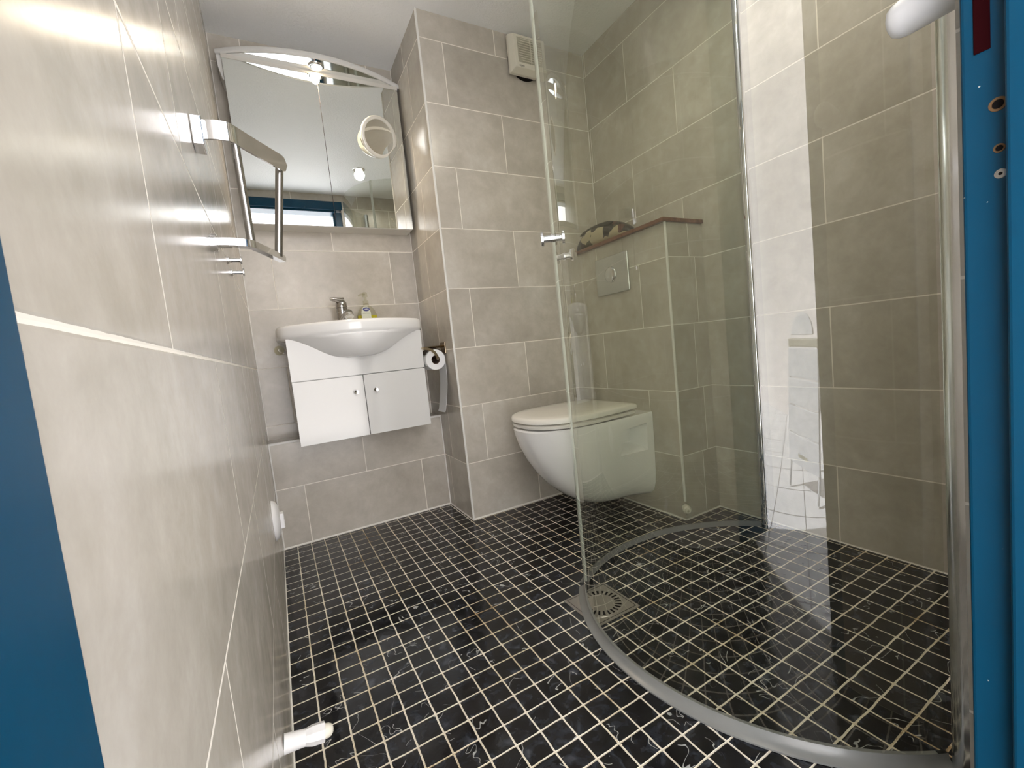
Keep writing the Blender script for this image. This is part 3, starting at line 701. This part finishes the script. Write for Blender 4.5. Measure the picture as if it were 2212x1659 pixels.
for k in range(8):
    f = k / 7; c_ = Vector((tx + 0.014 - 0.058 * f, ty - 0.006 * f - 0.01 * f, 1.006 + 0.012 * math.sin(f * 1.5) - 0.000)); hw_ = 0.0215 - 0.007 * f; ht = 0.021 - 0.0150 * f ** 0.7
    R.append([c_ + Vector((0, hw_ * math.cos(2 * PI * i / 16), ht * math.sin(2 * PI * i / 16))) for i in range(16)])
mesh_obj('lever', loft(bmesh.new(), R), M['tap'], t, smooth=True, auto=1.0)

# soap dispenser
t = thing('soap_dispenser', 'clear pump bottle of yellow liquid soap standing on the washbasin', 'soap bottle', (0.462, 1.67, 0.90))
bx_, by_ = 0.463, 1.668
def bot_ring(z, a_, b_, n=32): return [Vector((bx_ + 1.13 * a_ * math.cos(2 * PI * i / n), by_ + b_ * math.sin(2 * PI * i / n), z)) for i in range(n)]
prof = [(0.900, 0.037, 0.020), (0.903, 0.040, 0.022), (0.925, 0.040, 0.022), (0.945, 0.038, 0.021), (0.965, 0.032, 0.019), (0.980, 0.022, 0.016), (0.988, 0.012, 0.012), (0.996, 0.010, 0.010)]
mesh_obj('bottle_body', loft(bmesh.new(), [bot_ring(*p) for p in prof]), M['bottle'], t, smooth=True, auto=1.0)
mesh_obj('liquid', loft(bmesh.new(), [bot_ring(0.9015, 0.0355, 0.0185), bot_ring(0.9035, 0.0385, 0.0205), bot_ring(0.9425, 0.0372, 0.0198)]), M['soap'], t, smooth=True, auto=0.8)
pm = mesh_obj('pump', lt((bx_, by_, 0.994), (0, 0, 1), [(0, 0.0125), (0.014, 0.0120), (0.015, 0.006), (0.030, 0.006), (0.031, 0.0115), (0.050, 0.0105), (0.053, 0.007)], 28), M['bottle'], t, smooth=True, auto=0.7)
mesh_obj('nozzle', tube(bmesh.new(), [(bx_, by_, 1.037), (bx_ - 0.018, by_ - 0.004, 1.037), (bx_ - 0.030, by_ - 0.006, 1.030)], [0.005, 0.0045, 0.0035], 12), M['bottle'], pm, smooth=True)
mesh_obj('label_panel', loft(bmesh.new(), [[Vector((bx_ - 0.008 + sx * ww, by_ - 0.0232 + 0.5 * (abs(sx * ww) ** 2) * 30 * 0.02 + dy_, z)) for sx, dy_ in ((-1, 0), (0, 0), (1, 0), (1, 0.0008), (0, 0.0008), (-1, 0.0008))] for z, ww in ((0.918, 0.021), (0.955, 0.020), (0.972, 0.015), (0.980, 0.008))]), M['label'], t)
ov = mesh_obj('oval_badge', lt((bx_ - 0.006, by_ - 0.0236, 0.968), (0, -1, 0), [(0, 0.0085), (0.0008, 0.0083)], 32), M['navy'], t)
for v in ov.data.vertices: v.co.x = bx_ - 0.006 + (v.co.x - (bx_ - 0.006)) * 1.75
text_mesh('lettering', 'LABELL', 0.0068, M['white_ink'], t, basis((bx_ - 0.006, by_ - 0.0250, 0.968), (1, 0, 0), (0, 0, 1)))
text_mesh('small_print', 'milk & honey', 0.0058, M['green_ink'], t, basis((bx_ - 0.008, by_ - 0.0246, 0.950), (1, 0, 0), (0, 0, 1)))

# clear hook left of the basin, waste pipe below the cabinet
t = thing('suction_hook', 'clear round suction hook on the tiles left of the washbasin rim', 'hook', (0.078, D, 0.83))
mesh_obj('suction_cup', lt((0.093, D - 0.0005, 0.822), (0, -1, 0), [(0, 0.021), (0.002, 0.020), (0.006, 0.012), (0.010, 0.007), (0.014, 0.0065), (0.015, 0.001)], 28), M['clear'], t, smooth=True, auto=0.9)
mesh_obj('hook_wire', tube(bmesh.new(), [(0.093, D - 0.014, 0.822), (0.098, D - 0.022, 0.812), (0.108, D - 0.026, 0.806), (0.113, D - 0.024, 0.816)], 0.0018, 10), M['chrome'], t, smooth=True)
tag(mesh_obj('waste_pipe', lt((0.3625, 1.600, 0.446), (0, 0, -1), [(0, 0.0135), (0.022, 0.0135), (0.029, 0.011), (0.033, 0.006), (0.034, 0.001)], 28), M['brown'], smooth=True, auto=0.9), 'dark brown rounded pipe end peeping out below the vanity cabinet', 'pipe')

# ================================================================== TOILET PAPER
t = thing('toilet_roll_holder', 'bronze toilet roll holder with cover flap on the pillar side', 'roll holder', (XP, 1.47, 0.76))
rx, rz, ry = 0.6835, 0.712, 1.445
mesh_obj('wall_plate', bx(XP - 0.006, XP - 0.0003, 1.44, 1.50, 0.735, 0.785), M['copper'], t, bevel=0.002)
arc_p = [(rx + 0.047 * math.cos(a_), rz + 0.050 * math.sin(a_)) for a_ in [math.radians(d_) for d_ in range(150, 4, -12)]]
bm = bmesh.new(); loft(bm, [[Vector((x, y_, z)) for y_, o__ in ((1.46, 0), (1.53, 0))] + [Vector((rx + (x - rx) * 1.03, y_, rz + (z - rz) * 1.03)) for y_ in (1.53, 1.46)] for x, z in arc_p])
mesh_obj('cover_flap', bm, M['brown'], t, smooth=True, auto=0.8)
wi = [(rx - 0.052, 1.424, rz + 0.052), (rx - 0.040, 1.424, rz + 0.050), (rx - 0.022, 1.424, rz + 0.043), (rx - 0.008, 1.424, rz + 0.031), (rx + 0.001, 1.424, rz + 0.014), (rx + 0.002, 1.426, rz + 0.004)]
bm = bmesh.new(); R = []
for i, p in enumerate(wi):
    p = Vector(p); d_ = (Vector(wi[min(i + 1, len(wi) - 1)]) - Vector(wi[max(i - 1, 0)])).normalized(); n_v = Vector((-d_.z, 0, d_.x))
    R.append([p + n_v * 0.0055 + Vector((0, -0.0012, 0)), p + n_v * 0.0055 + Vector((0, 0.0012, 0)), p - n_v * 0.0055 + Vector((0, 0.0012, 0)), p - n_v * 0.0055 + Vector((0, -0.0012, 0))])
mesh_obj('arm', loft(bm, R), M['copper'], t, smooth=True, auto=0.7)
mesh_obj('spindle', tube(bmesh.new(), [(rx + 0.002, 1.425, rz + 0.003), (rx + 0.002, 1.545, rz + 0.003)], 0.0055, 16), M['chrome'], t, smooth=True, auto=0.7)
mesh_obj('link', tube(bmesh.new(), [(rx - 0.050, 1.424, rz + 0.052), (rx - 0.048, 1.50, rz + 0.056), (XP - 0.004, 1.50, rz + 0.056)], 0.005, 12), M['copper'], t, smooth=True)
t = thing('toilet_roll', 'white toilet roll on the bronze holder with its end hanging down', 'toilet roll', (rx, 1.48, rz))
bm = bmesh.new(); prof = [(0, 0.0195), (0, 0.0435), (0.001, 0.0445), (0.099, 0.0445), (0.1, 0.0435), (0.1, 0.0195)]
rings = []
for k in range(48):
    an = 2 * PI * k / 48; d_ = Vector((math.cos(an), 0, math.sin(an))); rings.append([Vector((rx, ry, rz)) + Vector((0, h, 0)) + d_ * r for h, r in prof])
rings.append(rings[0][:]); loft(bm, rings, cap=False); bmesh.ops.remove_doubles(bm, verts=bm.verts, dist=1e-6)
mesh_obj('paper_roll', bm, M['paper'], t, smooth=True, auto=0.7)
bm = bmesh.new(); rings = []
for k in range(32):
    an = 2 * PI * k / 32; d_ = Vector((math.cos(an), 0, math.sin(an))); rings.append([Vector((rx, ry + 0.001 + h, rz)) + d_ * r for h, r in ((0, 0.0180), (0, 0.0194), (0.098, 0.0194), (0.098, 0.0180))])
rings.append(rings[0][:]); loft(bm, rings, cap=False); bmesh.ops.remove_doubles(bm, verts=bm.verts, dist=1e-6)
mesh_obj('core', bm, M['card'], t, smooth=True, auto=0.7)
R = []
tl = [(0.0435, 0.0), (0.0445, -0.03), (0.0440, -0.07), (0.0405, -0.11), (0.035, -0.15), (0.028, -0.19), (0.020, -0.226), (0.015, -0.236)]
for dx, dz in tl:
    R.append([Vector((rx + dx, ry + 0.004, rz + dz)), Vector((rx + dx, ry + 0.05, rz + dz - 0.001)), Vector((rx + dx, ry + 0.096, rz + dz)), Vector((rx + dx + 0.0009, ry + 0.096, rz + dz)), Vector((rx + dx + 0.0009, ry + 0.05, rz + dz - 0.001)), Vector((rx + dx + 0.0009, ry + 0.004, rz + dz))])
mesh_obj('hanging_end', loft(bmesh.new(), R), M['paper'], t, smooth=True, auto=0.9)

# ================================================================== CHROME BRACKET ON THE LEFT WALL
t = thing('wall_bracket', 'polished chrome double-arm bracket with two rods on the left wall', 'bracket', (0, 0.46, 1.1))
def arm(path, z0_, z1_, th, name):
    # bent flat arm with a rounded free end
    P = [Vector((*p, 0)) for p in path]; sm = []
    for i in range(len(P) - 1):
        for k in range(12): sm.append(P[i].lerp(P[i + 1], k / 12))
    sm.append(P[-1])
    for _ in range(4): sm = [sm[0]] + [(sm[i - 1] + sm[i] * 2 + sm[i + 1]) / 4 for i in range(1, len(sm) - 1)] + [sm[-1]]
    L = [0.0]
    for a_, b_ in zip(sm, sm[1:]): L.append(L[-1] + (b_ - a_).length)
    hh = (z1_ - z0_) / 2; zm = (z0_ + z1_) / 2; A, B = [], []
    for q in L:
        e_ = L[-1] - q; k_ = hh if e_ >= hh else math.sqrt(max(hh * hh - (hh - e_) ** 2, 1e-8)); A.append(zm - k_); B.append(zm + k_)
    return mesh_obj(name, ribbon(bmesh.new(), [(p.x, p.y) for p in sm], A, B, th), M['chrome'], t, smooth=True, bevel=0.0008, auto=0.6)
arm([(0.004, 0.470), (0.030, 0.462), (0.051, 0.463), (0.085, 0.508), (0.136, 0.572)], 1.104, 1.134, 0.004, 'upper_arm')
arm([(0.006, 0.470), (0.030, 0.468), (0.057, 0.477), (0.080, 0.525), (0.108, 0.588)], 0.939, 0.951, 0.012, 'lower_arm')
mesh_obj('rod', tube(bmesh.new(), [(0.0565, 0.478, 1.106), (0.0590, 0.486, 0.944)], 0.0066, 20), M['rod'], t, smooth=True, auto=0.8)
mesh_obj('rod', tube(bmesh.new(), [(0.1225, 0.570, 1.110), (0.1000, 0.568, 0.946)], 0.0070, 20), M['rod'], t, smooth=True, auto=0.8)
mesh_obj('wall_mount', bx(0.0005, 0.016, 0.455, 0.495, 1.092, 1.136), M['chrome'], t, bevel=0.0015)
mesh_obj('wall_mount', lt((0.0003, 0.478, 0.946), (1, 0, 0), [(0, 0.015), (0.010, 0.015), (0.011, 0.0135), (0.012, 0.008), (0.030, 0.008)], 32), M['chrome'], t, smooth=True, auto=0.7)

for i, (y_, z_, lb) in enumerate(((0.86, 1.005, 'small chrome wall hook just below the bracket on the left wall, upper one'), (0.93, 0.990, 'small chrome wall hook below the bracket on the left wall, lower one'))):
    h = thing('wall_hook', lb, 'hook', (0, y_, z_), 'chrome hooks on the left wall')
    mesh_obj('peg', lt((0.0003, y_, z_), (1, 0, 0), [(0, 0.009), (0.004, 0.009), (0.005, 0.005), (0.026, 0.0045)], 20), M['chrome'], h, smooth=True, auto=0.7)
    mesh_obj('knob', lt((0.026, y_, z_), (1, 0, 0), [(0, 0.0065), (0.001, 0.0095), (0.004, 0.0095), (0.005, 0.008)], 20), M['chrome'], h, smooth=True, auto=0.7)

# white domed cover low on the left wall
t = thing('domed_cover', 'white domed plastic cover with a small clip low on the left wall', 'wall cover', (0, 1.15, 0.27))
cc = Vector((0.0003, 1.15, 0.272))
bm = bmesh.new(); R = []
for h, s__ in ((0, 1.0), (0.006, 0.97), (0.012, 0.86), (0.017, 0.66), (0.019, 0.40), (0.0195, 0.05)):
    R.append([cc + Vector((h, 0.062 * s__ * math.cos(2 * PI * i / 36), 0.062 * s__ * math.sin(2 * PI * i / 36))) for i in range(36)])
mesh_obj('dome', loft(bm, R), M['plastic'], t, smooth=True, auto=1.0)
mesh_obj('clip', bx(0.017, 0.030, 1.135, 1.165, 0.245, 0.292), M['plastic'], t, bevel=0.003)

# ================================================================== CEILING DOWNLIGHTS
def downlight(x, y, label, energy):
    t = thing('ceiling_downlight', label, 'ceiling light', (x, y, ZC), 'ceiling spotlights')
    mesh_obj('ring', lt((x, y, ZC - 0.0003), (0, 0, -1), [(0, 0.042), (0.003, 0.042), (0.006, 0.036), (0.004, 0.027), (0.001, 0.026)], 40), M['chrome'], t, smooth=True, auto=0.8)
    mesh_obj('bulb', lt((x, y, ZC - 0.001), (0, 0, -1), [(0, 0.024), (0.0015, 0.023), (0.002, 0.001)], 32), M['lamp_warm'], t, smooth=True)
    ld = bpy.data.lights.new('ceiling_spot', 'SPOT'); lo = bpy.data.objects.new('ceiling_spot', ld); C.objects.link(lo)
    ld.energy = energy; ld.color = (1.0, 0.93, 0.84); ld.spot_size = math.radians(172); ld.spot_blend = 0.6; ld.shadow_soft_size = 0.035
    lo.location = (x, y, ZC - 0.04)
downlight(0.785, 0.36, 'round chrome recessed ceiling spotlight, lit, seen in the cabinet mirror', 5.0)
downlight(1.08, 0.30, 'round chrome recessed ceiling spotlight above the shower corner, beyond the picture top', 10.0)

# ================================================================== SLATTED CHAIR OUTSIDE
t = thing('folding_chair', 'white slatted plastic chair back outside the door, seen as a reflection in the shower glass', 'chair', (-0.08, -1.0, -0.02))
cx_, cy_ = -0.075, -1.02
def tilt(z): return cy_ - (z - 0.1) * 0.16
def slat(z0_, z1_, hw0, hw1, name='slat'):
    R = []
    for z, hw_ in ((z0_, hw0), (z1_, hw1)):
        R.append([Vector((cx_ - hw_, tilt(z), z)), Vector((cx_ + hw_, tilt(z), z)), Vector((cx_ + hw_, tilt(z) - 0.018, z)), Vector((cx_ - hw_, tilt(z) - 0.018, z))])
    return mesh_obj(name, loft(bmesh.new(), R), M['plastic'], t, bevel=0.004)
slat(0.10, 0.228, 0.205, 0.205); slat(0.234, 0.348, 0.205, 0.205); slat(0.354, 0.468, 0.205, 0.205); slat(0.474, 0.600, 0.205, 0.200)
mesh_obj('back_rail', bx(cx_ - 0.20, cx_ + 0.20, tilt(0.62) - 0.040, tilt(0.62) - 0.004, 0.605, 0.640), M['louvre'], t, bevel=0.004)
bm = bmesh.new(); R = []
for k in range(13):
    an = PI * k / 12; R.append((cx_ + 0.15 * math.cos(an), 0.655 + 0.095 * math.sin(an)))
loft(bm, [[Vector((x, tilt(z) + 0.004, z)) for x, z in R], [Vector((x, tilt(z) - 0.02, z)) for x, z in R]])
mesh_obj('head_rest', bm, M['plastic'], t, bevel=0.004)
for sx in (-1, 1):
    mesh_obj('leg', tube(bmesh.new(), [(cx_ + sx * 0.19, tilt(0.62) - 0.03, 0.62), (cx_ + sx * 0.19, tilt(0.1) - 0.03, 0.1), (cx_ + sx * 0.19, -1.0, -0.012)], 0.012, 12), M['plastic'], t, smooth=True)
    mesh_obj('leg', tube(bmesh.new(), [(cx_ + sx * 0.19, tilt(0.40) - 0.03, 0.40), (cx_ + sx * 0.19, -1.42, -0.012)], 0.012, 12), M['plastic'], t, smooth=True)
mesh_obj('hand_slot', bx(cx_ - 0.06, cx_ + 0.06, tilt(0.14) - 0.002, tilt(0.14) + 0.0012, 0.138, 0.152), M['louvre'], t)
